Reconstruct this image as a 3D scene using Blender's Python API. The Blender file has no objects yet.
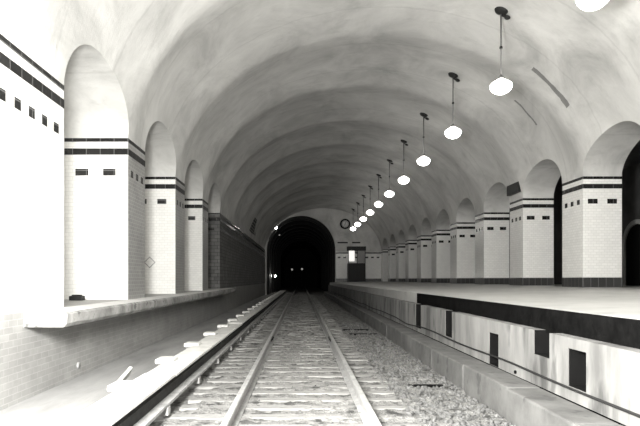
import bpy, bmesh, math, random
from mathutils import Vector, noise, Matrix
random.seed(7)
S = bpy.context.scene
COL = S.collection
PI = math.pi
# ------------------------------------------------------------------ layout (metres)
CZ = 1.62                    # camera height over the track bed
F = 560.0                    # focal length in pixels of a 640 wide frame
XL, XR = -3.62, 8.10         # track faces of the two arcades
YE = 56.5                    # end wall
SPR = CZ + 2.95              # springing of vault and arches
RISE = 4.27                  # rise of the vault
AR = .96                    # rise of the side arches
CX, HW = (XL + XR) / 2, (XR - XL) / 2
RAILTOP = 0.20
PLAT = CZ - 0.24             # platform floor at the pillars
PEDGE = CZ - 0.35            # platform floor at the track edge
LEDGE = CZ - 0.43            # left ledge top
PL = 1.27                    # pillar length along the track
RY = [16.09 + 4.346 * k for k in range(9)]
LY = [11.72, 16.14, 20.56]
LFAR = 24.98
LNEAR = 8.55

# ------------------------------------------------------------------ materials
def mat(name):
    m = bpy.data.materials.new(name); m.use_nodes = True
    nt = m.node_tree; nt.nodes.clear()
    out = nt.nodes.new('ShaderNodeOutputMaterial')
    b = nt.nodes.new('ShaderNodeBsdfPrincipled')
    nt.links.new(b.outputs[0], out.inputs[0])
    return m, nt, b
def N(nt, t, **kw):
    n = nt.nodes.new(t)
    for k, v in kw.items():
        if k in ('inp',):
            for a, c in v.items(): n.inputs[a].default_value = c
        else: setattr(n, k, v)
    return n
def g(v, warm=0.0): return (v, v * .996, v * .98, 1)
def ramp(nt, src, stops):
    r = N(nt, 'ShaderNodeValToRGB')
    e = r.color_ramp.elements
    e[0].position, e[0].color = stops[0]; e[1].position, e[1].color = stops[-1]
    for p, c in stops[1:-1]:
        q = e.new(p); q.color = c
    nt.links.new(src, r.inputs[0]); return r
def mottled(name, lo, hi, scale=3.0, rough=.8, bump=.15, spots=None, stretch=None, detail=6, bdist=.02, bscale=None, spec=.5):
    m, nt, b = mat(name); b.inputs['Specular IOR Level'].default_value = spec
    tc = N(nt, 'ShaderNodeTexCoord'); mp = N(nt, 'ShaderNodeMapping')
    if stretch: mp.inputs['Scale'].default_value = stretch
    nt.links.new(tc.outputs['Object'], mp.inputs[0])
    n1 = N(nt, 'ShaderNodeTexNoise', inp={'Scale': scale, 'Detail': detail, 'Roughness': .62})
    nt.links.new(mp.outputs[0], n1.inputs['Vector'])
    r = ramp(nt, n1.outputs[0], [(.32, g(lo)), (.68, g(hi))])
    col = r.outputs[0]
    if spots:
        n2 = N(nt, 'ShaderNodeTexNoise', inp={'Scale': spots[0], 'Detail': 4.0})
        nt.links.new(mp.outputs[0], n2.inputs['Vector'])
        r2 = ramp(nt, n2.outputs[0], [(spots[1], g(1)), (spots[1] + .06, g(spots[2]))])
        mx = N(nt, 'ShaderNodeMix', data_type='RGBA', blend_type='MULTIPLY', inp={0: 1.0})
        nt.links.new(col, mx.inputs[6]); nt.links.new(r2.outputs[0], mx.inputs[7]); col = mx.outputs[2]
    nt.links.new(col, b.inputs['Base Color'])
    b.inputs['Roughness'].default_value = rough
    if bump:
        n3 = N(nt, 'ShaderNodeTexNoise', inp={'Scale': bscale or scale * 4, 'Detail': 5.0})
        nt.links.new(mp.outputs[0], n3.inputs['Vector'])
        bp = N(nt, 'ShaderNodeBump', inp={'Strength': bump, 'Distance': bdist})
        nt.links.new(n3.outputs[0], bp.inputs['Height']); nt.links.new(bp.outputs[0], b.inputs['Normal'])
    return m
def tiled(name, c1, c2, mortar, w, h, rough=.25, offset=.5, ms=.006, bump=.25, dirt=0.0):
    m, nt, b = mat(name)
    uv = N(nt, 'ShaderNodeUVMap'); uv.uv_map = 'metres'
    br = N(nt, 'ShaderNodeTexBrick', offset=offset, inp={'Color1': g(c1), 'Color2': g(c2), 'Mortar': g(mortar), 'Scale': 1.0,
           'Mortar Size': ms, 'Mortar Smooth': .1, 'Bias': 0.0, 'Brick Width': w, 'Row Height': h})
    nt.links.new(uv.outputs[0], br.inputs['Vector'])
    col = br.outputs[0]
    if dirt:
        n2 = N(nt, 'ShaderNodeTexNoise', inp={'Scale': 1.3, 'Detail': 6.0, 'Roughness': .65})
        nt.links.new(uv.outputs[0], n2.inputs['Vector'])
        r2 = ramp(nt, n2.outputs[0], [(.3, g(1 - dirt)), (.65, g(1))])
        mx = N(nt, 'ShaderNodeMix', data_type='RGBA', blend_type='MULTIPLY', inp={0: 1.0})
        nt.links.new(col, mx.inputs[6]); nt.links.new(r2.outputs[0], mx.inputs[7]); col = mx.outputs[2]
    nt.links.new(col, b.inputs['Base Color'])
    b.inputs['Roughness'].default_value = rough
    n3 = N(nt, 'ShaderNodeTexNoise', inp={'Scale': 9.0, 'Detail': 1.0})
    nt.links.new(uv.outputs[0], n3.inputs['Vector'])
    b1 = N(nt, 'ShaderNodeBump', inp={'Strength': .25, 'Distance': .01})
    nt.links.new(n3.outputs[0], b1.inputs['Height'])
    bp = N(nt, 'ShaderNodeBump', invert=True, inp={'Strength': bump, 'Distance': .004})
    nt.links.new(br.outputs['Fac'], bp.inputs['Height']); nt.links.new(b1.outputs[0], bp.inputs['Normal'])
    nt.links.new(bp.outputs[0], b.inputs['Normal'])
    return m
def plain(name, v, rough=.5, metal=0.0, emit=0.0, spec=.5):
    m, nt, b = mat(name); b.inputs['Specular IOR Level'].default_value = spec
    n1 = N(nt, 'ShaderNodeTexNoise', inp={'Scale': 14.0, 'Detail': 4.0})
    tc = N(nt, 'ShaderNodeTexCoord'); nt.links.new(tc.outputs['Object'], n1.inputs['Vector'])
    r = ramp(nt, n1.outputs[0], [(.3, g(v * .85)), (.7, g(v * 1.1))])
    nt.links.new(r.outputs[0], b.inputs['Base Color'])
    b.inputs['Roughness'].default_value = rough; b.inputs['Metallic'].default_value = metal
    if emit:
        b.inputs['Emission Color'].default_value = (1, .975, .92, 1); b.inputs['Emission Strength'].default_value = emit
    return m
def plaster(name):
    """vault plaster: broad trowel mottling, faint ring joints, two dark streaks along ring joints"""
    m, nt, b = mat(name)
    tc = N(nt, 'ShaderNodeTexCoord')
    n1 = N(nt, 'ShaderNodeTexNoise', inp={'Scale': .55, 'Detail': 9.0, 'Roughness': .66, 'Distortion': .6})
    nt.links.new(tc.outputs['Object'], n1.inputs['Vector'])
    r1 = ramp(nt, n1.outputs[0], [(.30, g(.34)), (.5, g(.50)), (.68, g(.62))])
    sx = N(nt, 'ShaderNodeSeparateXYZ'); nt.links.new(tc.outputs['Object'], sx.inputs[0])
    def M(op, a, bb=None, c=None):
        n = N(nt, 'ShaderNodeMath', operation=op)
        for i, v in enumerate((a, bb, c)):
            if v is None: continue
            if isinstance(v, (int, float)): n.inputs[i].default_value = v
            else: nt.links.new(v, n.inputs[i])
        return n.outputs[0]
    nz = N(nt, 'ShaderNodeTexNoise', inp={'Scale': 3.0, 'Detail': 5.0}); nt.links.new(tc.outputs['Object'], nz.inputs['Vector'])
    yw = M('ADD', sx.outputs[1], M('MULTIPLY', M('SUBTRACT', nz.outputs[0], .5), .16))
    def streak(y, x0, x1, w):
        a = M('LESS_THAN', M('ABSOLUTE', M('SUBTRACT', yw, y)), w)
        c = M('LESS_THAN', M('ABSOLUTE', M('SUBTRACT', sx.outputs[0], (x0 + x1) / 2)), (x1 - x0) / 2)
        return M('MULTIPLY', a, c)
    st = M('MULTIPLY', M('MAXIMUM', streak(15.55, 6.42, 7.42, .085), streak(17.7, 6.75, 7.45, .055)), .62)
    # ring joints
    fr = M('FRACT', M('DIVIDE', M('ADD', yw, 1.75), 2.209))
    jn = M('MULTIPLY', M('LESS_THAN', M('ABSOLUTE', M('SUBTRACT', fr, .5)), .014), .10)
    n4 = N(nt, 'ShaderNodeTexNoise', inp={'Scale': 1.6, 'Detail': 8.0, 'Roughness': .7}); 
    mp = N(nt, 'ShaderNodeMapping'); mp.inputs['Scale'].default_value = (.7, 1.6, .7); nt.links.new(tc.outputs['Object'], mp.inputs[0])
    nt.links.new(mp.outputs[0], n4.inputs['Vector'])
    r4 = ramp(nt, n4.outputs[0], [(.56, g(1)), (.74, g(.8))])
    dk = M('SUBTRACT', 1.0, M('MAXIMUM', st, jn))
    mx = N(nt, 'ShaderNodeMix', data_type='RGBA', blend_type='MULTIPLY', inp={0: 1.0})
    nt.links.new(r1.outputs[0], mx.inputs[6]); nt.links.new(r4.outputs[0], mx.inputs[7])
    cm = N(nt, 'ShaderNodeCombineColor')
    for i in range(3): nt.links.new(dk, cm.inputs[i])
    mx2 = N(nt, 'ShaderNodeMix', data_type='RGBA', blend_type='MULTIPLY', inp={0: 1.0})
    nt.links.new(mx.outputs[2], mx2.inputs[6]); nt.links.new(cm.outputs[0], mx2.inputs[7])
    nt.links.new(mx2.outputs[2], b.inputs['Base Color'])
    b.inputs['Roughness'].default_value = .62
    bp = N(nt, 'ShaderNodeBump', inp={'Strength': .35, 'Distance': .04}); nt.links.new(n4.outputs[0], bp.inputs['Height'])
    nt.links.new(bp.outputs[0], b.inputs['Normal'])
    return m

M_PLASTER = plaster('vault_plaster')
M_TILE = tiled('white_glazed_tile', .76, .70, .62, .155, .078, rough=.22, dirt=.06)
M_TILETRACK = tiled('dull_track_face_tile', .30, .24, .42, .155, .078, rough=.35, dirt=.3)  # darker, rougher tile for the track faces of the left pillars
M_TILELOW = tiled('grimy_wall_tile', .30, .26, .34, .22, .085, rough=.5, dirt=.3, ms=.006)
M_DTILE = tiled('black_glazed_tile', .012, .02, .12, .29, .30, rough=.25, offset=0, ms=.007)
M_BASETILE = tiled('dark_base_tile', .03, .05, .14, .22, .30, rough=.3, offset=0, ms=.008)
M_FLOOR = mottled('platform_concrete', .29, .38, 1.2, rough=.55, bump=.08, spots=(2.2, .60, .85))
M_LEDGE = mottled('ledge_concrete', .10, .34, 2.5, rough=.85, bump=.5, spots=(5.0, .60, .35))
M_LEDGETOP = mottled('pale_ledge_top', .5, .66, 2, rough=.7, bump=.1)
M_CONC = mottled('stained_concrete', .075, .21, 1.8, rough=.9, bump=.3, spots=(2.6, .56, .5), stretch=(1, 1, .3))
M_CURB = mottled('curb_concrete', .06, .115, 2.4, rough=.9, bump=.4, spots=(4, .62, .6))
M_BLACK = mottled('black_edge_timber', .002, .006, 6, rough=.95, bump=.2, spec=.02)
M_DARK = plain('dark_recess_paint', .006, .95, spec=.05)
M_PASS = mottled('shade_toned_passage_plaster', .05, .08, 2, rough=.9, bump=.1)  # the passage's lack of light is put into this wall colour
M_IRON = plain('dark_iron', .015, .6, spec=.2)
M_BRONZE = plain('worn_bronze', .16, .45, .4)
M_RAIL = mottled('worn_rail_steel', .20, .32, 8, rough=.5, bump=.1)
M_THIRD = mottled('rusty_conductor_steel', .02, .045, 8, rough=.8, bump=.15, spec=.2)
M_FOOT = mottled('dusty_foot_timber', .18, .30, 6, rough=.8, bump=.3)
M_TIE = mottled('dusty_tie_wood', .14, .26, 3, spec=.2, rough=.9, bump=.5, stretch=(1, 7, 4), spots=(6, .60, .45))
M_BALLAST = mottled('dusty_ballast', .08, .26, 7, rough=.95, bump=1.0, spec=.2, bscale=40, spots=(4, .56, .4), bdist=.03)
M_STONE = mottled('crushed_stone', .03, .14, 12, rough=.9, bump=.2)
M_WHITEWOOD = mottled('whitewashed_board', .38, .52, 5, rough=.75, bump=.25, spots=(9, .64, .75))
M_PORC = plain('white_porcelain', .25, .25)
M_TUN = mottled('sooty_tunnel_concrete', .006, .012, 1.2, spec=.2, rough=.8, bump=.2)
M_RIB = mottled('tunnel_rib_concrete', .007, .012, 2, spec=.1, rough=.4, bump=.1)
M_PIPE = plain('grey_conduit', .34, .5)
M_CABLE = plain('black_cable', .015, .8, spec=.2)
M_GLOBE = plain('lit_opal_glass', .8, .25, emit=11.0)
M_BULB = plain('tunnel_bulb_glass', .8, .25, emit=300.0)
M_DIM = plain('dim_signal_lens', .5, .25, emit=.28)
M_LIT = plain('lit_booth_glass', .7, .3, emit=.85)
M_CLOCKFACE = plain('clock_face_enamel', .75, .4)
M_SIGN = plain('dark_sign_enamel', .02, .5, spec=.2)
M_GREY = plain('grey_paint', .3, .6)

# ------------------------------------------------------------------ mesh helpers
class MB:
    def __init__(s): s.v = []; s.f = []; s.mi = []; s.sm = []
    def add(s, vs, fs, mi=0, smooth=False):
        o = len(s.v); s.v += [tuple(v) for v in vs]
        for f in fs: s.f.append([i + o for i in f]); s.mi.append(mi); s.sm.append(smooth)
    def box(s, x0, x1, y0, y1, z0, z1, mi=0):
        s.add([(x0,y0,z0),(x1,y0,z0),(x1,y1,z0),(x0,y1,z0),(x0,y0,z1),(x1,y0,z1),(x1,y1,z1),(x0,y1,z1)],
              [(0,3,2,1),(4,5,6,7),(0,1,5,4),(1,2,6,5),(2,3,7,6),(3,0,4,7)], mi)
    def prism(s, prof, y0, y1, mi=0, smooth=False):   # prof = list of (x,z), counter-clockwise seen from -Y
        n = len(prof)
        s.add([(x, y0, z) for x, z in prof] + [(x, y1, z) for x, z in prof],
              [tuple(range(n)), tuple(range(2*n-1, n-1, -1))] , mi)
        s.add([(x, y0, z) for x, z in prof] + [(x, y1, z) for x, z in prof],
              [(i, i+n, (i+1) % n + n, (i+1) % n) for i in range(n)], mi, smooth)
    def lathe(s, prof, n=24, mi=0, mtx=None, smooth=True):   # prof = (r,z) bottom to top, closed by caps where r == 0
        vs = []; fs = []
        for r, z in prof:
            for k in range(n):
                a = 2*PI*k/n; vs.append(Vector((r*math.cos(a), r*math.sin(a), z)))
        for i in range(len(prof)-1):
            for k in range(n):
                fs.append((i*n+k, i*n+(k+1) % n, (i+1)*n+(k+1) % n, (i+1)*n+k))
        fs.append(tuple(reversed(range(n)))); fs.append(tuple(range((len(prof)-1)*n, len(prof)*n)))
        if mtx: vs = [mtx @ v for v in vs]
        s.add(vs, fs, mi, smooth)
    def tube(s, pts, r, n=8, mi=0):
        pts = [Vector(p) for p in pts]; vs = []; fs = []
        for i, p in enumerate(pts):
            d = (pts[min(i+1, len(pts)-1)] - pts[max(i-1, 0)]).normalized()
            u = d.cross(Vector((0,0,1)) if abs(d.z) < .9 else Vector((1,0,0))).normalized(); w = u.cross(d)
            for k in range(n):
                a = 2*PI*k/n; vs.append(p + r*(math.cos(a)*u + math.sin(a)*w))
        for i in range(len(pts)-1):
            for k in range(n): fs.append((i*n+k, i*n+(k+1) % n, (i+1)*n+(k+1) % n, (i+1)*n+k))
        fs.append(tuple(reversed(range(n)))); fs.append(tuple(range((len(pts)-1)*n, len(pts)*n)))
        s.add(vs, fs, mi, True)
    def build(s, name, mats, parent=None, loc=(0,0,0), bevel=0):
        me = bpy.data.meshes.new(name); me.from_pydata(s.v, [], s.f)
        if not isinstance(mats, (list, tuple)): mats = [mats]
        for m in mats: me.materials.append(m)
        for p, i, sm in zip(me.polygons, s.mi, s.sm): p.material_index = i; p.use_smooth = sm
        me.validate()
        bm = bmesh.new(); bm.from_mesh(me); bmesh.ops.remove_doubles(bm, verts=bm.verts, dist=1e-5)
        bmesh.ops.recalc_face_normals(bm, faces=bm.faces); bm.to_mesh(me); bm.free()
        uvs(me)
        o = bpy.data.objects.new(name, me); COL.objects.link(o); o.location = loc
        if parent: o.parent = parent
        if bevel:
            b = o.modifiers.new('bevel', 'BEVEL'); b.width = bevel; b.segments = 2; b.limit_method = 'ANGLE'
        return o
def uvs(me):
    uv = me.uv_layers.get('metres') or me.uv_layers.new(name='metres')
    for p in me.polygons:
        n = p.normal; ax, ay, az = abs(n.x), abs(n.y), abs(n.z)
        for li in p.loop_indices:
            c = me.vertices[me.loops[li].vertex_index].co
            uv.data[li].uv = (c.x, c.y) if az >= ax and az >= ay else ((c.y, c.z) if ax >= ay else (c.x, c.z))
def tag(o, label=None, cat=None, group=None, kind=None):
    if label: o['label'] = label
    if cat: o['category'] = cat
    if group: o['group'] = group
    if kind: o['kind'] = kind
    return o
def struct(o): o['kind'] = 'structure'; return o
def empty(name, loc, label, cat, group=None):
    o = bpy.data.objects.new(name, None); COL.objects.link(o); o.location = loc; o.empty_display_size = .1
    return tag(o, label, cat, group)
def copy_tree(o, parent=None):
    c = o.copy(); COL.objects.link(c)
    if parent: c.parent = parent
    for ch in [k for k in COL.objects if k.parent == o]: copy_tree(ch, c)
    return c
def boolean(o, cutter):
    md = o.modifiers.new('cut', 'BOOLEAN'); md.operation = 'DIFFERENCE'; md.object = cutter; md.solver = 'EXACT'
    dg = bpy.context.evaluated_depsgraph_get(); dg.update()
    me = bpy.data.meshes.new_from_object(o.evaluated_get(dg)); o.modifiers.clear(); o.data = me
    cm = cutter.data; bpy.data.objects.remove(cutter); bpy.data.meshes.remove(cm)
    uvs(me)

# ------------------------------------------------------------------ vault
RIP = 0.03
def vault():
    n = 72; ys = []; y = -10.0
    ys = [-10.0, 62.0] if RIP == 0 else [-10 + i * .22 for i in range(int(66.5/.22)+1)]
    ys[-1] = YE
    vs = []; fs = []
    xo0, xo1 = -5.7, XR + 1.12
    cxo, ho = (xo0 + xo1) / 2, (xo1 - xo0) / 2
    for y in ys:
        s = 1.0 + RIP * (abs(math.cos(PI * (y - 14.0) / 4.418)) - 1)
        for k in range(n + 1):
            a = PI - PI * k / n
            ss = 1 + (s - 1) * min(1, math.sin(a) * 3)
            vs.append((CX + HW * ss * math.cos(a), y, SPR + RISE * ss * math.sin(a)))
        for k in range(n + 1):
            a = PI * k / n
            vs.append((cxo + ho * math.cos(a), y, SPR + (RISE + 1.2) * math.sin(a)))
    R = 2 * (n + 1)
    for i in range(len(ys) - 1):
        for k in range(R):
            fs.append((i*R + k, (i+1)*R + k, (i+1)*R + (k+1) % R, i*R + (k+1) % R))
    # end caps as quads
    for i in (0, len(ys) - 1):
        for k in range(n):
            fs.append((i*R + k, i*R + k + 1, i*R + R - 2 - k, i*R + R - 1 - k))
    m = MB(); m.add(vs, fs, 0, True)
    o = m.build('ceiling', M_PLASTER)
    c = MB()
    def arch(x0, x1, y0, y1):
        yc, h = (y0 + y1) / 2, (y1 - y0) / 2; q = 28
        prof = [(y0, SPR - .3), (y1, SPR - .3)] + [(yc + h*math.cos(PI*k/q) - .42*math.sin(PI*k/q)**2, SPR + AR*math.sin(PI*k/q)) for k in range(q + 1)]
        nn = len(prof)
        c.add([(x0, y, z) for y, z in prof] + [(x1, y, z) for y, z in prof],
              [tuple(range(nn)), tuple(range(2*nn-1, nn-1, -1))] + [(i, i+nn, (i+1) % nn + nn, (i+1) % nn) for i in range(nn)])
    le = [LNEAR] + [y + PL for y in LY]; ls = LY + [LFAR]
    for a, b in zip(le, ls): arch(-4.95, -1.9, a, b)
    re = [13.0] + [y + PL for y in RY]; rs = RY + [55.2]
    for a, b in zip(re, rs): arch(6.6, 10.5, a, b)
    boolean(o, c.build('cutter', M_PLASTER))
    me = o.data
    for p in me.polygons: p.use_smooth = True
    me.set_sharp_from_angle(angle=math.radians(30))
    return struct(o)
vault()

# ------------------------------------------------------------------ tile bands (z relative to the camera height)
BANDS = [(2.87, 2.95), (2.60, 2.735)]
BLK = (2.165, 2.305)
def tile_marks(m, x, side, y0, y1, z0, fronts=None, mi=1):
    """black bands and accent tiles on a track face at x (side = direction it faces)"""
    xa, xb = (x, x + .006 * side) if side > 0 else (x - .006, x)
    for a, b in BANDS: m.box(xa, xb, y0, y1, CZ + a - z0, CZ + b - z0, mi)
    y = y0 + .18
    n = int((y1 - y0 - .2) / .375) + 1
    off = (y1 - y0 - ((n - 1) * .375 + .16)) / 2
    for k in range(n):
        yy = y0 + off + k * .375
        m.box(xa, xb, yy, yy + .16, CZ + BLK[0] - z0, CZ + BLK[1] - z0, mi)

def make_pillar(side, depth, base, label, group):
    """side -1: stands right of the tracks (track face looks -X); +1: left"""
    root = empty('tiled_pillar', (0, 0, 0), label, 'pillar', group)
    H = SPR - base
    x0, x1 = (0, depth) if side < 0 else (-depth, 0)
    m = MB(); m.box(x0, x1, 0, PL, 0, H)
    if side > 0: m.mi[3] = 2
    e = .006
    for a, b in BANDS: m.box(x0 - e, x1 + e, -e, PL + e, CZ + a - base, CZ + b - base - .002, 1)
    tile_z = (CZ + BLK[0] - base, CZ + BLK[1] - base)
    for k in range(3):
        yy = .18 + k * .375
        m.box(-e, 0, yy, yy + .16, *tile_z, 1) if side < 0 else m.box(0, e, yy, yy + .16, *tile_z, 1)
    pos = [(.14, .42), (.70, .975)] if side < 0 else [(.26, .52), (.83, 1.10)]
    for a, b in pos:
        xa, xb = (a, b) if side < 0 else (-b, -a)
        m.box(xa, xb, -e, 0, *tile_z, 1); m.box(xa, xb, PL, PL + e, *tile_z, 1)
    m.build('shaft', [M_TILE, M_DTILE, M_TILETRACK], root)
    if side < 0:
        b_ = MB(); b_.box(x0 - .014, x1 + .014, -.014, PL + .014, 0, .285)
        tag(b_.build('base_course', M_BASETILE, root), 'dark tiled base course')
    return root
ORD = ['first', 'second', 'third', 'fourth', 'fifth', 'sixth', 'seventh', 'eighth', 'ninth', 'tenth', 'eleventh', 'twelfth']
proto = None
rl = ['large white tiled pillar at right edge of picture, nearest on the right platform',
      'second white tiled pillar on the right platform, beneath the dark wall plate']
for k in range(2, 9): rl.append(ORD[k] + ' white tiled pillar from the camera on the right platform')
for k, y in enumerate(RY):
    if proto is None: proto = r = make_pillar(-1, 1.12, PLAT, rl[0], 'pillars along the right platform')
    else: r = copy_tree(proto)
    r.location = (XR, y, PLAT); r['label'] = rl[k]
ll = ['big bright tiled pillar on the left ledge, nearest of the three', 'middle bright tiled pillar of the three on the left ledge',
      'farthest and narrowest looking tiled pillar of the three on the left ledge']
proto = None
for k, y in enumerate(LY):
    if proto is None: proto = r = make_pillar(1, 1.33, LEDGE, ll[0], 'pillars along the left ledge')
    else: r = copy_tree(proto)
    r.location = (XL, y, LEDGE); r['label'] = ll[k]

# ------------------------------------------------------------------ left wall
m = MB(); m.box(-5.4, XL, -10, LNEAR, LEDGE, SPR); tile_marks(m, XL, 1, -1.0, LNEAR, 0)
for a, b in BANDS: m.box(-4.95, XL, LNEAR, LNEAR + .006, CZ + a, CZ + b, 1)
struct(m.build('wall_left', [M_TILE, M_DTILE]))
m = MB(); m.box(-5.4, XL, LFAR, YE, LEDGE, SPR); tile_marks(m, XL, 1, LFAR, YE - .05, 0)
for a, b in BANDS: m.box(-4.95, XL, LFAR - .006, LFAR, CZ + a, CZ + b, 1)
for a, b in [(.26, .52), (.83, 1.10)]: m.box(XL - b, XL - a, LFAR - .006, LFAR, CZ + BLK[0], CZ + BLK[1], 1)
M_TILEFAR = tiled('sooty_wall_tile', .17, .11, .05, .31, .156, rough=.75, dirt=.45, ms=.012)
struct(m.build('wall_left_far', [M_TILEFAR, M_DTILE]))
m = MB(); m.box(-5.4, -4.95, LNEAR, LFAR, LEDGE, SPR); struct(m.build('wall_left_niche', [M_TILE]))
m = MB(); m.box(-5.4, XL, -10, YE, -.3, LEDGE)
struct(m.build('wall_left_lower', [M_TILELOW]))
# ledge with a worn lip
m = MB()
ny = 120; rows = []
random.seed(3)
vs = []; fs = []
for i in range(ny + 1):
    y = 7.3 + (26.2 - 7.3) * i / ny
    j = noise.noise((y * 1.7, 0, 0)) * .03 + noise.noise((y * 6, 3, 0)) * .015
    k = noise.noise((y * 2.3, 9, 0)) * .02
    vs += [(XL, y, LEDGE - .20), (XL, y, LEDGE - .001), (-3.08, y, LEDGE - .001), (-3.04 + j * .5, y, LEDGE - .03 + min(0, k)), (-3.045 + j, y, LEDGE - .15 + k), (-3.09 + j, y, LEDGE - .20)]
for i in range(ny):
    for k in range(6): fs.append((i*6 + k, (i+1)*6 + k, (i+1)*6 + (k+1) % 6, i*6 + (k+1) % 6))
fs += [(0, 1, 2, 3, 4, 5), tuple(ny*6 + q for q in (5, 4, 3, 2, 1, 0))]
m.add(vs, fs)
for i in range(ny): m.mi[i*6 + 1] = 1  # top faces take the paler concrete
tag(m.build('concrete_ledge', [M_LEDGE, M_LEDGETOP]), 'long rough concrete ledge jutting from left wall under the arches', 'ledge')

# ------------------------------------------------------------------ right side: platform, wall, passage
m = MB(); m.box(XR, XR + 1.12, -10, 13.0, PLAT, SPR); tile_marks(m, XR, -1, -1, 13.0, 0)
for a, b in BANDS: m.box(XR, XR + 1.12, 13.0, 13.006, CZ + a, CZ + b, 1)
struct(m.build('wall_right', [M_TILE, M_DTILE]))
m = MB(); m.box(XR, XR + 1.12, 55.2, YE, PLAT, SPR)
for a, b in BANDS: m.box(XR - .006, XR + 1.12, 55.194, YE, CZ + a, CZ + b - .002, 1)
struct(m.build('wall_right_far', [M_TILE, M_DTILE]))
m = MB(); m.prism([(2.90, PEDGE - .25), (12.3, PEDGE - .25), (12.3, PLAT), (XR, PLAT), (2.90, PEDGE)], 14.0, YE)
m.prism([(2.94, PEDGE - .25), (12.3, PEDGE - .25), (12.3, PLAT), (XR, PLAT), (2.94, PEDGE)], -10, 14.0)
struct(m.build('floor_platform', M_FLOOR))
m = MB(); m.box(2.89, 2.938, -10, 13.98, PEDGE - .285, PEDGE - .003)
tag(m.build('platform_edge_board', M_BLACK, bevel=.006), 'long black edge board along the front of the right platform', 'edge board')
m = MB(); m.box(12.0, 12.3, -10, YE, PLAT, CZ + 4.3); m.box(XR + 1.12, 12.3, -10, YE, CZ + 4.1, CZ + 4.3)
struct(m.build('wall_passage', M_PASS))
# arched doorway frame on the passage wall
def arch_ring(y0, y1, z0, zs, rise, w, x0, x1, m, mi=0):
    q = 18
    yc, h = (y0 + y1)/2, (y1 - y0)/2
    inner = [(y0, z0)] + [(yc - h*math.cos(PI*k/q), zs + rise*math.sin(PI*k/q)) for k in range(q+1)] + [(y1, z0)]
    outer = [(y0 - w, z0)] + [(yc - (h+w)*math.cos(PI*k/q), zs + (rise+w)*math.sin(PI*k/q)) for k in range(q+1)] + [(y1 + w, z0)]
    nn = len(inner); vs = []
    for x in (x0, x1): vs += [(x, y, z) for y, z in inner] + [(x, y, z) for y, z in outer]
    fs = []
    for i in range(nn - 1):
        fs += [(i, i+1, nn+i+1, nn+i), (2*nn+i, 3*nn+i, 3*nn+i+1, 2*nn+i+1), (i, 2*nn+i, 2*nn+i+1, i+1), (nn+i, nn+i+1, 3*nn+i+1, 3*nn+i)]
    fs += [(0, nn, 3*nn, 2*nn), (nn-1, 3*nn-1, 4*nn-1, 2*nn-1)]
    m.add(vs, fs, mi)
d = empty('door_1', (11.9, 19.9, PLAT), 'dark arched doorway on the passage wall behind the nearest right pillar', 'doorway'); d['kind'] = 'structure'
m = MB(); arch_ring(-.7, .7, 0, 1.5, .7, .16, 0, .1, m); m.build('door_surround', M_GREY, d)
m = MB(); q = 16
prof = [(-.7, 0), (.7, 0)] + [(.7*math.cos(PI*k/q), 1.5 + .7*math.sin(PI*k/q)) for k in range(q+1)]
nn = len(prof); m.add([(.06, y, z) for y, z in prof] + [(.1, y, z) for y, z in prof], [tuple(range(nn)), tuple(range(2*nn-1, nn-1, -1))] + [(i, i+nn, (i+1) % nn+nn, (i+1) % nn) for i in range(nn)])
m.build('door_panel', M_DARK, d)

# wall under the platform, with dark recesses
WX = 2.75; WZ0, WZ1 = CZ - 1.24, PEDGE - .25
NI = [  # y0, y1, depth top, depth bottom
    (5.40, 5.77, .71, 1.10), (6.20, 6.62, .60, .885), (7.80, 8.19, .775, 1.24), (10.2, 10.68, .60, 1.08), (12.85, 13.45, .60, 1.15)]
m = MB(); y = -10
for y0, y1, a, b in NI:
    m.box(WX, 3.3, y, y0, WZ0, WZ1); m.box(WX, 3.3, y0, y1, WZ0, CZ - b)
    if CZ - a < WZ1 - .01: m.box(WX, 3.3, y0, y1, CZ - a, WZ1)
    y = y1
m.box(WX, 3.3, y, YE, WZ0, WZ1)
struct(m.build('wall_platform', M_CONC))
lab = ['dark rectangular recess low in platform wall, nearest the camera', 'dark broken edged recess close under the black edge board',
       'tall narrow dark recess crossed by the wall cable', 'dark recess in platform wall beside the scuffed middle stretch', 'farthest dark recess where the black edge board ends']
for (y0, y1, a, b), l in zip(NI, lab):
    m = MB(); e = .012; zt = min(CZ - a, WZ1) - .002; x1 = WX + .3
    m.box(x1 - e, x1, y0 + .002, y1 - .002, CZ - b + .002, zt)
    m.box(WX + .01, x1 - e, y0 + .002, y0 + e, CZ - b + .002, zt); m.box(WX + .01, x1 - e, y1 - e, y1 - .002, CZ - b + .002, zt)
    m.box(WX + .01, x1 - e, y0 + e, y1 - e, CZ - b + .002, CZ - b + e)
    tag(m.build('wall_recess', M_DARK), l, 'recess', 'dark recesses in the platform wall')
m = MB(); jy = -10
random.seed(5)
while jy < YE:
    L = random.uniform(1.6, 2.0); o_ = random.uniform(-.012, .012)
    m.box(2.35 + o_, WX, jy, min(jy + L, YE) - .012, -.2, WZ0 - .004 + o_*.3)
    jy += L
m.box(2.375, WX, -10, YE, -.25, WZ0 - .012)
struct(m.build('trim_curb', M_CURB, bevel=.02))
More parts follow.
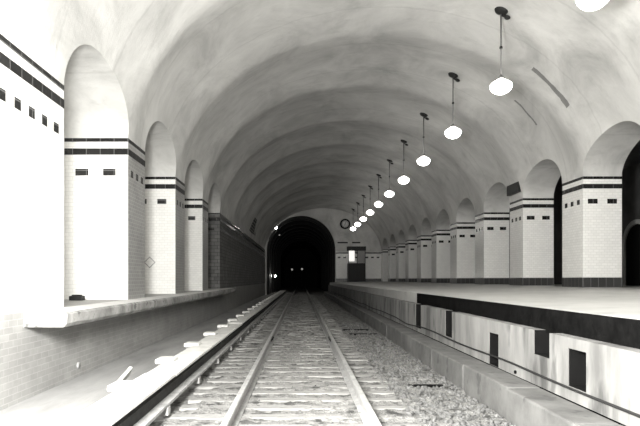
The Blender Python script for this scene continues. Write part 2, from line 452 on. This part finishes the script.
# cable and conduit
m = MB(); pts = []
for i in range(130):
    y = 1.5 + i * .38
    pts.append((WX - .02, y, CZ - 1.10 + .012*math.sin(y*1.1) - (.05*max(0, 1 - abs(y - 14.6)/1.6)) + .03*noise.noise((y*.4, 0, 5))))
m.tube(pts, .013, 6); tag(m.build('wall_cable', M_CABLE), 'thin dark cable running along the wall below the right platform', 'cable')
m = MB(); m.tube([(2.872, 1.0, CZ - .664), (2.872, 5.9, CZ - .664), (2.872, 6.15, CZ - .664)], .026, 10)
tag(m.build('conduit', M_PIPE), 'short pale conduit tucked under the black edge board at right', 'pipe')
m = MB(); m.lathe([(.0, 0), (.022, 0), (.022, .05), (.0, .05)], 12, 0, Matrix.Translation((WX + .03, 7.16, CZ - 1.19)) @ Matrix.Rotation(-PI/2, 4, 'Y'))
tag(m.build('drain_pipe', M_DARK), 'small black drain outlet low on the platform wall', 'drain')
m = MB(); m.lathe([(0, 0), (.055, 0), (.055, .04), (0, .04)], 14, 0, Matrix.Translation((XL - .02, 9.09, CZ - 1.40)) @ Matrix.Rotation(PI/2, 4, 'Y'))
tag(m.build('drain_pipe', M_GREY), 'small round grey outlet on the lower left wall', 'drain')

# ------------------------------------------------------------------ end wall and tunnel
PR, PZ = 3.48, CZ + 2.95
def portal_prof(r, z0, q=40): return [(r, z0)] + [(r*math.cos(PI*k/q), PZ + r*math.sin(PI*k/q)) for k in range(q+1)] + [(-r, z0)]
m = MB(); m.box(-5.7, 12.3, YE, YE + .6, -.3, SPR + RISE + 1.2); o = m.build('wall_end', M_PLASTER)
c = MB(); c.prism(list(portal_prof(PR, -.5)), YE - 1, YE + 2); boolean(o, c.build('cutter', M_PLASTER)); struct(o)
def ring(ri, ro, y0, y1, z0, q=40):
    a = portal_prof(ri, z0, q); b = portal_prof(ro, z0, q); n = len(a); m = MB()
    vs = [(x, y0, z) for x, z in a] + [(x, y0, z) for x, z in b] + [(x, y1, z) for x, z in a] + [(x, y1, z) for x, z in b]; fs = []
    for i in range(n-1): fs += [(i, i+1, n+i+1, n+i), (2*n+i, 3*n+i, 3*n+i+1, 2*n+i+1), (i, 2*n+i, 2*n+i+1, i+1), (n+i, n+i+1, 3*n+i+1, 3*n+i)]
    fs += [(0, n, 3*n, 2*n), (n-1, 3*n-1, 4*n-1, 2*n-1)]
    m.add(vs, fs, 0, False); return m
struct(ring(PR, PR + .5, YE + .6, 118, -.3).build('wall_tunnel', M_TUN))
m = MB(); m.box(-4, 4, 118, 118.3, -.3, 9); struct(m.build('wall_tunnel_end', M_TUN))
for k in range(8):
    y = 60 + k * 4.6
    struct(ring(PR - .08, PR - .005, y, y + .4, .06).build('trim_%d' % (k + 1), M_RIB))
# tiled dado on the end wall right of the portal
m = MB(); m.box(3.52, XR - .02, YE - .05, YE, PLAT - .1, CZ + 2.74)
m.box(3.52, XR - .02, YE - .056, YE - .05, CZ + 2.55, CZ + 2.70, 1)
x = 3.7
while x < 7.9: m.box(x, x + .28, YE - .056, YE - .05, CZ + 2.1, CZ + 2.25, 1); x += .56
m.box(3.52, XR - .02, YE - .064, YE - .05, PLAT - .1, PLAT + .29, 2)
struct(m.build('trim_end_tile', [M_TILE, M_DTILE, M_BASETILE]))

# ------------------------------------------------------------------ floor, ballast, track
m = MB(); m.box(-5.7, 3.3, -10, 118, -.4, -.06); struct(m.build('floor', M_BALLAST))
def gz(x, y):
    return (.020 if abs(x) < 1.3 else .008) + .030*noise.noise((x*2.2, y*3, 0)) + .016*noise.noise((x*11, y*11, 4)) + .013*noise.noise((x*27, y*27, 2))
m = MB(); ys = [3.0]; 
while ys[-1] < 56: ys.append(ys[-1] + max(.03, .0045*ys[-1]))
xs = [-2.2 + (2.34 + 2.2)*i/130 for i in range(131)]
vs = [(x, y, gz(x, y)) for y in ys for x in xs]; w = len(xs)
fs = [(j*w+i, j*w+i+1, (j+1)*w+i+1, (j+1)*w+i) for j in range(len(ys)-1) for i in range(w-1)]
m.add(vs, fs, 0, True); tag(m.build('ballast', M_BALLAST), 'dusty stone ballast bed between and beside the rails', 'ballast', kind='stuff')
m = MB(); m.box(XL, -2.15, -10, YE, -.1, .035); struct(m.build('trim_gutter', mottled('dusty_gutter_concrete', .22, .34, 2.0, rough=.9, bump=.3, stretch=(1, .25, 1))))
# loose stones
bm = bmesh.new(); bmesh.ops.create_icosphere(bm, subdivisions=1, radius=1); bv = [v.co.copy() for v in bm.verts]; bf = [[v.index for v in f.verts] for f in bm.faces]; bm.free()
m = MB(); random.seed(11)
def stone(x, y, r):
    e = Matrix.Rotation(random.uniform(0, 6.28), 3, random.choice('XYZ')) @ Matrix.Rotation(random.uniform(0, 6.28), 3, 'Z')
    sc = Vector((random.uniform(.7, 1.3), random.uniform(.6, 1.1), random.uniform(.5, .9))) * r
    z = gz(x, y) + r*.25
    m.add([(e @ Vector((v.x*sc.x*random.uniform(.85, 1.15), v.y*sc.y, v.z*sc.z))) + Vector((x, y, z)) for v in bv], bf)
for i in range(2600):
    y = 5.4 + 15 * random.random()**1.6; x = random.choice([random.uniform(1.25, 2.33)]*4 + [random.uniform(-1.5, 1.25)])
    stone(x, y, random.uniform(.014, .040) if x > 1.25 else random.uniform(.008, .018))
tag(m.build('loose_stone', M_STONE), 'scattered crushed stones on the ballast right of the track', 'stones', kind='stuff')
# ties
def tie_mesh(x0, x1, seed):
    mm = MB(); n = 24; vs = []; fs = []
    for i in range(n + 1):
        x = x0 + (x1 - x0)*i/n
        def nn(q): return .007*noise.noise((x*3, q, seed))
        vs += [(x, -.105 + nn(1), -.05), (x, -.1 + nn(2), .02 + nn(3)), (x, -.085 + nn(7), .03 + nn(4)*.4), (x, .085 + nn(8), .03 + nn(5)*.4), (x, .1 + nn(6), .02), (x, .105, -.05)]
    for i in range(n):
        for k in range(6): fs.append((i*6+k, (i+1)*6+k, (i+1)*6+(k+1) % 6, i*6+(k+1) % 6))
    fs += [(0, 1, 2, 3, 4, 5), tuple(n*6+q for q in (5, 4, 3, 2, 1, 0))]
    mm.add(vs, fs); return mm
shorts = []; y = 4.2; k = 0
while y < 57 and k < 118:
    lng = k % 4 == 1
    key = ('L' if lng else 'S', k % 5 if k > 10 else k + 10)
    hit = [p for kk, p in shorts if kk == key]
    if hit: o = hit[0].copy(); COL.objects.link(o)
    else:
        o = tie_mesh(-2.05 if lng else -1.5, 1.30, k*1.7).build('railroad_tie', M_TIE); shorts.append((key, o))
    o.location = (0 if lng else random.uniform(-.04, .04), y, 0); o.rotation_euler.z = random.uniform(-.008, .008)
    tag(o, 'long weathered wooden tie reaching out under the third rail' if lng else 'weathered wooden tie set crosswise in ballast under both rails', 'railroad tie', 'long ties carrying the third rail' if lng else 'ties under the track')
    y += .46; k += 1
# running rails
RP = [(-.07, 0), (.07, 0), (.07, .012), (.012, .03), (.010, .12), (.036, .132), (.036, .16), (.028, .17), (-.028, .17), (-.036, .16), (-.036, .132), (-.010, .12), (-.012, .03), (-.07, .012)]
for x, l in ((-.755, 'left running rail of the track, worn bright on top'), (.755, 'right running rail of the track, worn bright on top')):
    r = empty('running_rail', (x, 0, .03), l, 'rail')
    m = MB(); m.prism(RP, 2.5, 116); m.build('rail_bar', M_RAIL, r)
    for s in (-1, 1):
        m = MB(); m.box(*sorted((s*.012, s*.034)), 13.9, 14.6, .035, .115)
        for q in range(4): m.box(*sorted((s*.034, s*.055)), 13.97+.17*q, 14.01+.17*q, .06, .095)
        m.build('joint_bar', M_IRON, r, bevel=.003)
# third rail with its cover
TX = -1.62
t = empty('third_rail', (TX, 0, 0), 'third rail under a long whitewashed cover board along the left of the track', 'third rail')
m = MB(); m.prism([(-.09, .205), (0, .205), (0, .215), (0, .23), (0, .285), (.02, .29), (.02, .335), (-.06, .335), (-.06, .29), (-.04, .285), (-.04, .23), (-.09, .215)], 3, 57)
m.build('conductor_rail', M_THIRD, t)
m = MB(); m.box(-.19, .11, 3, 57, .165, .205); tag(m.build('side_strip', M_FOOT, t, bevel=.006), 'dusty pale lower strip')
m = MB(); yy = 3.0; random.seed(9)
while yy < 57:
    L = 3.9; dz = random.uniform(-.008, .008); dx = random.uniform(-.01, .01)
    m.box(-.30 + dx, .085 + dx*.3, yy, yy + L - .01, .425 + dz, .465 + dz); yy += L
tag(m.build('cover_board', M_WHITEWOOD, t, bevel=.008), 'whitewashed cover board')
yb = 4.1; k = 0
bp = ip = None
while yb < 56:
    if bp is None:
        m = MB(); m.box(-.42, -.16, -.16, .16, .43, .50); m.box(-.40, -.36, -.05, .05, .0, .46); m.box(-.36, -.06, -.03, .03, .375, .425)
        bp = m.build('cover_bracket', M_WHITEWOOD, t, bevel=.02); b = bp
        m = MB(); m.lathe([(.0, .0), (.075, .0), (.075, .03), (.055, .04), (.055, .075), (0, .075)], 14)
        m.box(-.09, .12, -.06, .06, .075, .165); m.box(.05, .115, -.03, .03, .10, .165)
        ip = m.build('insulator', M_PORC, t, bevel=.004); i_ = ip
    else:
        b = bp.copy(); COL.objects.link(b); i_ = ip.copy(); COL.objects.link(i_)
    b.location = (0, yb, 0); b.rotation_euler.z = random.uniform(-.04, .04); i_.location = (0, yb + .35, 0)
    yb += 1.93; k += 1
# odds and ends by the track
m = MB(); m.box(-.02, .02, -.32, .32, -.05, .05); o = m.build('loose_plank', M_WHITEWOOD, bevel=.006)
o.location = (-2.07, 6.55, .47); o.rotation_euler = (.10, .35, .12)
tag(o, 'short pale plank leaning on the left side of the third rail cover', 'plank')
for x, y, L, ln, l in ((1.85, 8.35, .55, .05, 'dark strip laid as the shade of a gap in ballast near the curb'), (1.80, 16.2, .8, .07, 'nearer of two dark strips laid as shaded gaps across the ballast by the curb'), (1.72, 17.6, .8, .07, 'farther of two dark strips laid as shaded gaps across the ballast by the curb')):  # dark strips laid in for the shaded gaps in the ballast
    m = MB(); m.box(-L/2, L/2, -ln, ln, -.02, .03); o = m.build('gap_shade_strip', M_BLACK, bevel=.008); o.location = (x, y, .012); o.rotation_euler.z = .03
    tag(o, l, 'dark gap')
m = MB(); m.box(-.13, .13, -.09, .09, 0, .09); m.box(-.09, .09, -.06, .06, .09, .115); o = m.build('dark_block', M_IRON, bevel=.01); o.location = (-4.52, 11.3, LEDGE)  # low dark block of two stacked slabs at the pillar foot
tag(o, 'small dark block on the left ledge at the foot of nearest pillar', 'box')
# diamond marker on the middle left pillar
m = MB(); s, w = .17, .022
for a in range(4):
    p0 = Vector((math.cos(a*PI/2)*s, 0, math.sin(a*PI/2)*s)); p1 = Vector((math.cos((a+1)*PI/2)*s, 0, math.sin((a+1)*PI/2)*s))
    f = 1 - w*1.6/s; n_ = [(p0.x, 0, p0.z), (p1.x, 0, p1.z), (p1.x*f, 0, p1.z*f), (p0.x*f, 0, p0.z*f)]
    m.add([(x, -.012, z) for x, _, z in n_] + [(x, 0, z) for x, _, z in n_], [(0,1,2,3), (7,6,5,4), (0,4,5,1), (1,5,6,2), (2,6,7,3), (3,7,4,0)])
o = m.build('diamond_marker', M_GREY); o.location = (-4.36, LY[1] - .001, CZ + .48)
tag(o, 'grey outlined diamond marker on the face of the middle left pillar', 'marker')

# ------------------------------------------------------------------ pendant lamps
def vz(x): return SPR + RISE*math.sqrt(1 - ((x - CX)/HW)**2)
LX, GZ = 5.0, CZ + 4.83
zc = vz(LX)
slope = math.atan2(-RISE*(LX-CX)/HW**2/math.sqrt(1-((LX-CX)/HW)**2), 1)
def make_lamp():
    root = empty('pendant_lamp', (0,0,0), 'x', 'pendant lamp', 'pendant lamps down the vault')
    top = zc - GZ
    R = Matrix.Translation((0, 0, top - .02)) @ Matrix.Rotation(-slope, 4, 'Y')
    m = MB(); m.lathe([(0, -.075), (.05, -.07), (.14, -.035), (.17, .01), (.17, .02), (0, .02)], 20, 0, R)
    m.build('ceiling_plate', M_IRON, root)
    m = MB(); m.lathe([(0, -.03), (.05, -.025), (.085, .01), (.085, .03), (0, .03)], 14, 0, Matrix.Translation((.13, -.03, top - .20)) @ Matrix.Rotation(.5, 4, 'Y'))
    m.tube([(.0, 0, top - .12), (.13, -.03, top - .20)], .02, 6)
    m.build('swivel_hook', M_IRON, root)
    m = MB(); m.tube([(0, 0, .24), (0, 0, top - .06)], .021, 10); m.build('rod', M_BRONZE, root)
    m = MB(); zz = .24 + (top - .3)*.45; m.lathe([(0, -.03), (.035, -.028), (.04, 0), (.035, .028), (0, .03)], 12, 0, Matrix.Translation((0, 0, zz))); m.build('coupling', M_IRON, root)
    m = MB(); m.lathe([(0, .16), (.085, .16), (.09, .19), (.06, .235), (.03, .26), (0, .26)], 18); m.build('fitter', M_BRONZE, root)
    m = MB(); m.lathe([(0, -.21), (.07, -.205), (.15, -.175), (.225, -.115), (.265, -.045), (.27, 0), (.25, .045), (.195, .09), (.13, .125), (.09, .15), (.08, .165), (0, .165)], 24); m.build('globe', M_GLOBE, root)
    return root
lp = make_lamp()
names = ['pendant globe lamp cut off by the top edge of the picture at right'] + [ORD[k] + ' fully visible pendant globe lamp counting away from the camera' for k in range(9)] + ['farthest pendant globe lamp, hanging close to the end wall clock']
for k in range(11):
    o = lp if k == 0 else copy_tree(lp)
    o.location = (LX, 14.0 + 4.418*(k-1), GZ); o['label'] = names[k]

# ------------------------------------------------------------------ clock, plates, booth
c = empty('wall_clock', (4.45, YE, CZ + 5.55), 'round white clock with thick black rim high on the end wall', 'clock')
RX = Matrix.Rotation(PI/2, 4, 'X')
m = MB(); m.lathe([(.36, 0), (.52, 0), (.52, .09), (.47, .12), (.38, .12), (.36, .06), (.36, 0)], 40, 0, RX); 
m.build('rim', M_IRON, c)
m = MB(); m.lathe([(0, .0), (.375, .0), (.375, .05), (0, .05)], 40, 0, RX)
for k in range(12):
    a = k*PI/6; w = .012 if k % 3 else .02
    p = Matrix.Rotation(a, 4, 'Y'); vs = [p @ Vector(v) for v in ((-w, -.053, .27), (w, -.053, .27), (w, -.053, .34), (-w, -.053, .34), (-w, -.05, .27), (w, -.05, .27), (w, -.05, .34), (-w, -.05, .34))]
    m.add(vs, [(0,1,2,3), (7,6,5,4), (0,4,5,1), (1,5,6,2), (2,6,7,3), (3,7,4,0)], 1)
m.build('dial', [M_CLOCKFACE, M_IRON], c)
for nm, a, L, w, yy in (('hour_hand', math.radians(212), .19, .024, -.06), ('minute_hand', math.radians(12), .29, .016, -.068)):
    p = Matrix.Rotation(a, 4, 'Y'); m = MB()
    vs = [p @ Vector(v) for v in ((-w, yy, -.06), (w, yy, -.06), (w*.4, yy, L), (-w*.4, yy, L), (-w, yy+.006, -.06), (w, yy+.006, -.06), (w*.4, yy+.006, L), (-w*.4, yy+.006, L))]
    m.add(vs, [(0,1,2,3), (7,6,5,4), (0,4,5,1), (1,5,6,2), (2,6,7,3), (3,7,4,0)]); m.build(nm, M_IRON, c)
for x0, x1, l in ((3.68, 4.72, 'left of two dark slim sign plates on the end wall'), (5.15, 5.98, 'right of two dark slim sign plates on the end wall')):
    m = MB(); m.box(x0, x1, YE - .04, YE, CZ + 3.60, CZ + 3.74); tag(m.build('sign_plate', M_SIGN, bevel=.005), l, 'sign')
b = empty('ticket_booth', (5.5, 55.6, PLAT), 'dark ticket booth with lit window against the end wall beyond the tracks', 'booth')
m = MB(); m.box(-.85, .85, -.45, .6, 0, 1.80)
for k in range(5): m.box(-.80 + k*.34, -.52 + k*.34, -.462, -.45, .2, 1.6)
m.build('counter_panel', M_SIGN, b)
for x in (-.85, .02, .79):
    m = MB(); m.box(x, x + .06, -.45, -.39, 1.80, 3.05); m.build('post', M_IRON, b)
m = MB(); m.box(-.9, .9, -.5, .6, 3.05, 3.45); m.build('header', M_SIGN, b)
m = MB(); m.box(-.78, -.22, -.42, -.40, 1.98, 3.03); m.build('lit_window', M_LIT, b)
m = MB(); m.box(.1, .78, -.42, -.41, 1.82, 3.03); m.build('side_window', M_GREY, b)
# plate above second right pillar, grille on far left vault
def vplate(name, m_, x, y0, y1, z0, z1, side, lab, cat, bars=0):
    o = empty(name, (x, (y0+y1)/2, z0), lab, cat); h = (y1-y0)/2; dz = z1 - z0
    def xin(z):   # vault surface at height z
        q = max(0, (z - SPR)/RISE); return CX + (HW*math.sqrt(1-q*q))*(1 if side < 0 else -1)
    n = 8; vs = []
    for i in range(n+1):
        z = z0 + dz*i/n; xx = xin(z) - x
        vs += [(xx + side*.05, -h, z - z0), (xx + side*.05, h, z - z0), (xx, h, z - z0), (xx, -h, z - z0)]
    fs = []
    for i in range(n):
        for k in range(4): fs.append((i*4+k, i*4+(k+1) % 4, (i+1)*4+(k+1) % 4, (i+1)*4+k))
    fs += [(3, 2, 1, 0), (n*4, n*4+1, n*4+2, n*4+3)]
    m = MB(); m.add(vs, fs); m.build('panel', m_, o)
    for k in range(bars):
        z = z0 + dz*(k+.5)/bars; xx = xin(z) - x
        m = MB(); m.box(*sorted((xx + side*.03, xx + side*.075)), -h + .03, h - .03, z - z0 - .02, z - z0 + .02); m.build('bar', M_GREY, o)
    return o
m = MB(); m.box(7.95, 8.16, 20.50, 21.66, CZ + 3.20, CZ + 3.58); tag(m.build('wall_plate', M_SIGN, bevel=.01), 'dark plate on the vault above the second right pillar', 'plate')
vplate('vent_grille', M_SIGN, XL, 38.4, 43.5, CZ + 3.35, CZ + 4.35, 1, 'dark slatted vent high on the left wall near the tunnel', 'vent', 5)

# tunnel lamps
for px, py, y, l, mt, r in ((276, 228, 57.6, 'bright small lamp high at the left of the tunnel mouth', M_BULB, .10), (279.5, 235, 62, 'faint small lamp just inside the tunnel on the upper left', M_DIM, .07), (275.3, 276, 66, 'small bright lamp low on the left tunnel wall', M_BULB, .085),
                        (292, 269.5, 92, 'left of two dim signal lights deep in the tunnel', M_DIM, .16), (302, 269, 92, 'right of two dim signal lights deep in the tunnel', M_DIM, .16)):
    x = (px - 301)*y/F; z = CZ + (279 - py)*y/F
    o = empty('tunnel_lamp' if y < 80 else 'signal_light', (x, y, z), l, 'lamp')
    m = MB(); m.lathe([(0, -r*1.1), (r*.6, -r*.9), (r, -r*.2), (r*.9, r*.5), (r*.5, r), (0, r)], 14); m.build('bulb', mt, o)
    m = MB(); m.lathe([(0, r*.9), (r*.8, r*.95), (r*.6, r*1.5), (0, r*1.6)], 12)
    if y < 80:
        d = Vector((x, 0, z - PZ)) if z > PZ else Vector((x, 0, 0)); d.normalize()
        end = (d*(PR - .002) + Vector((0, 0, PZ)) if z > PZ else Vector((-PR + .002, 0, z))) - Vector((x, 0, z))
        m.tube([(0, 0, r*1.2), (end.x, 0, end.z + (0 if z > PZ else r*1.2))], .02, 6)
    else: m.tube([(0, 0, -r*.8), (0, 0, -z + .0)], .05, 8)
    m.build('bracket' if y < 80 else 'post', M_IRON, o)

# back of the hall behind the photographer
m = MB(); m.box(-5.7, 12.3, -10.4, -10, -.3, SPR + RISE + 1.2); struct(m.build('wall_back', M_PLASTER))

# ------------------------------------------------------------------ light
def light(name, kind, loc, power, size, rot=None):
    l = bpy.data.lights.new(name, kind); l.energy = power; l.color = (1, .99, .96)
    if kind == 'AREA': l.size = size
    else: l.shadow_soft_size = size
    o = bpy.data.objects.new(name, l); COL.objects.link(o); o.location = loc
    if rot: o.rotation_euler = rot
    return o
light('photographers_floodlight', 'POINT', (-1.1, 1.5, CZ + 1.0), 8300, .55)
w = bpy.data.worlds.new('world'); S.world = w; w.use_nodes = True
w.node_tree.nodes['Background'].inputs[0].default_value = (.5, .5, .48, 1); w.node_tree.nodes['Background'].inputs[1].default_value = .0

# ------------------------------------------------------------------ camera
cd = bpy.data.cameras.new('camera'); cd.sensor_width = 36; cd.lens = 36*F/640; cd.shift_x = 19/640; cd.shift_y = 66/640
cd.clip_end = 300; cd.clip_start = .05
co = bpy.data.objects.new('camera', cd); COL.objects.link(co); co.location = (0, 0, CZ); co.rotation_euler = (PI/2, 0, 0)
S.camera = co
S.view_settings.view_transform = 'Standard'; S.view_settings.look = 'None'; S.view_settings.exposure = 0; S.view_settings.gamma = 1
S.view_settings.use_curve_mapping = False
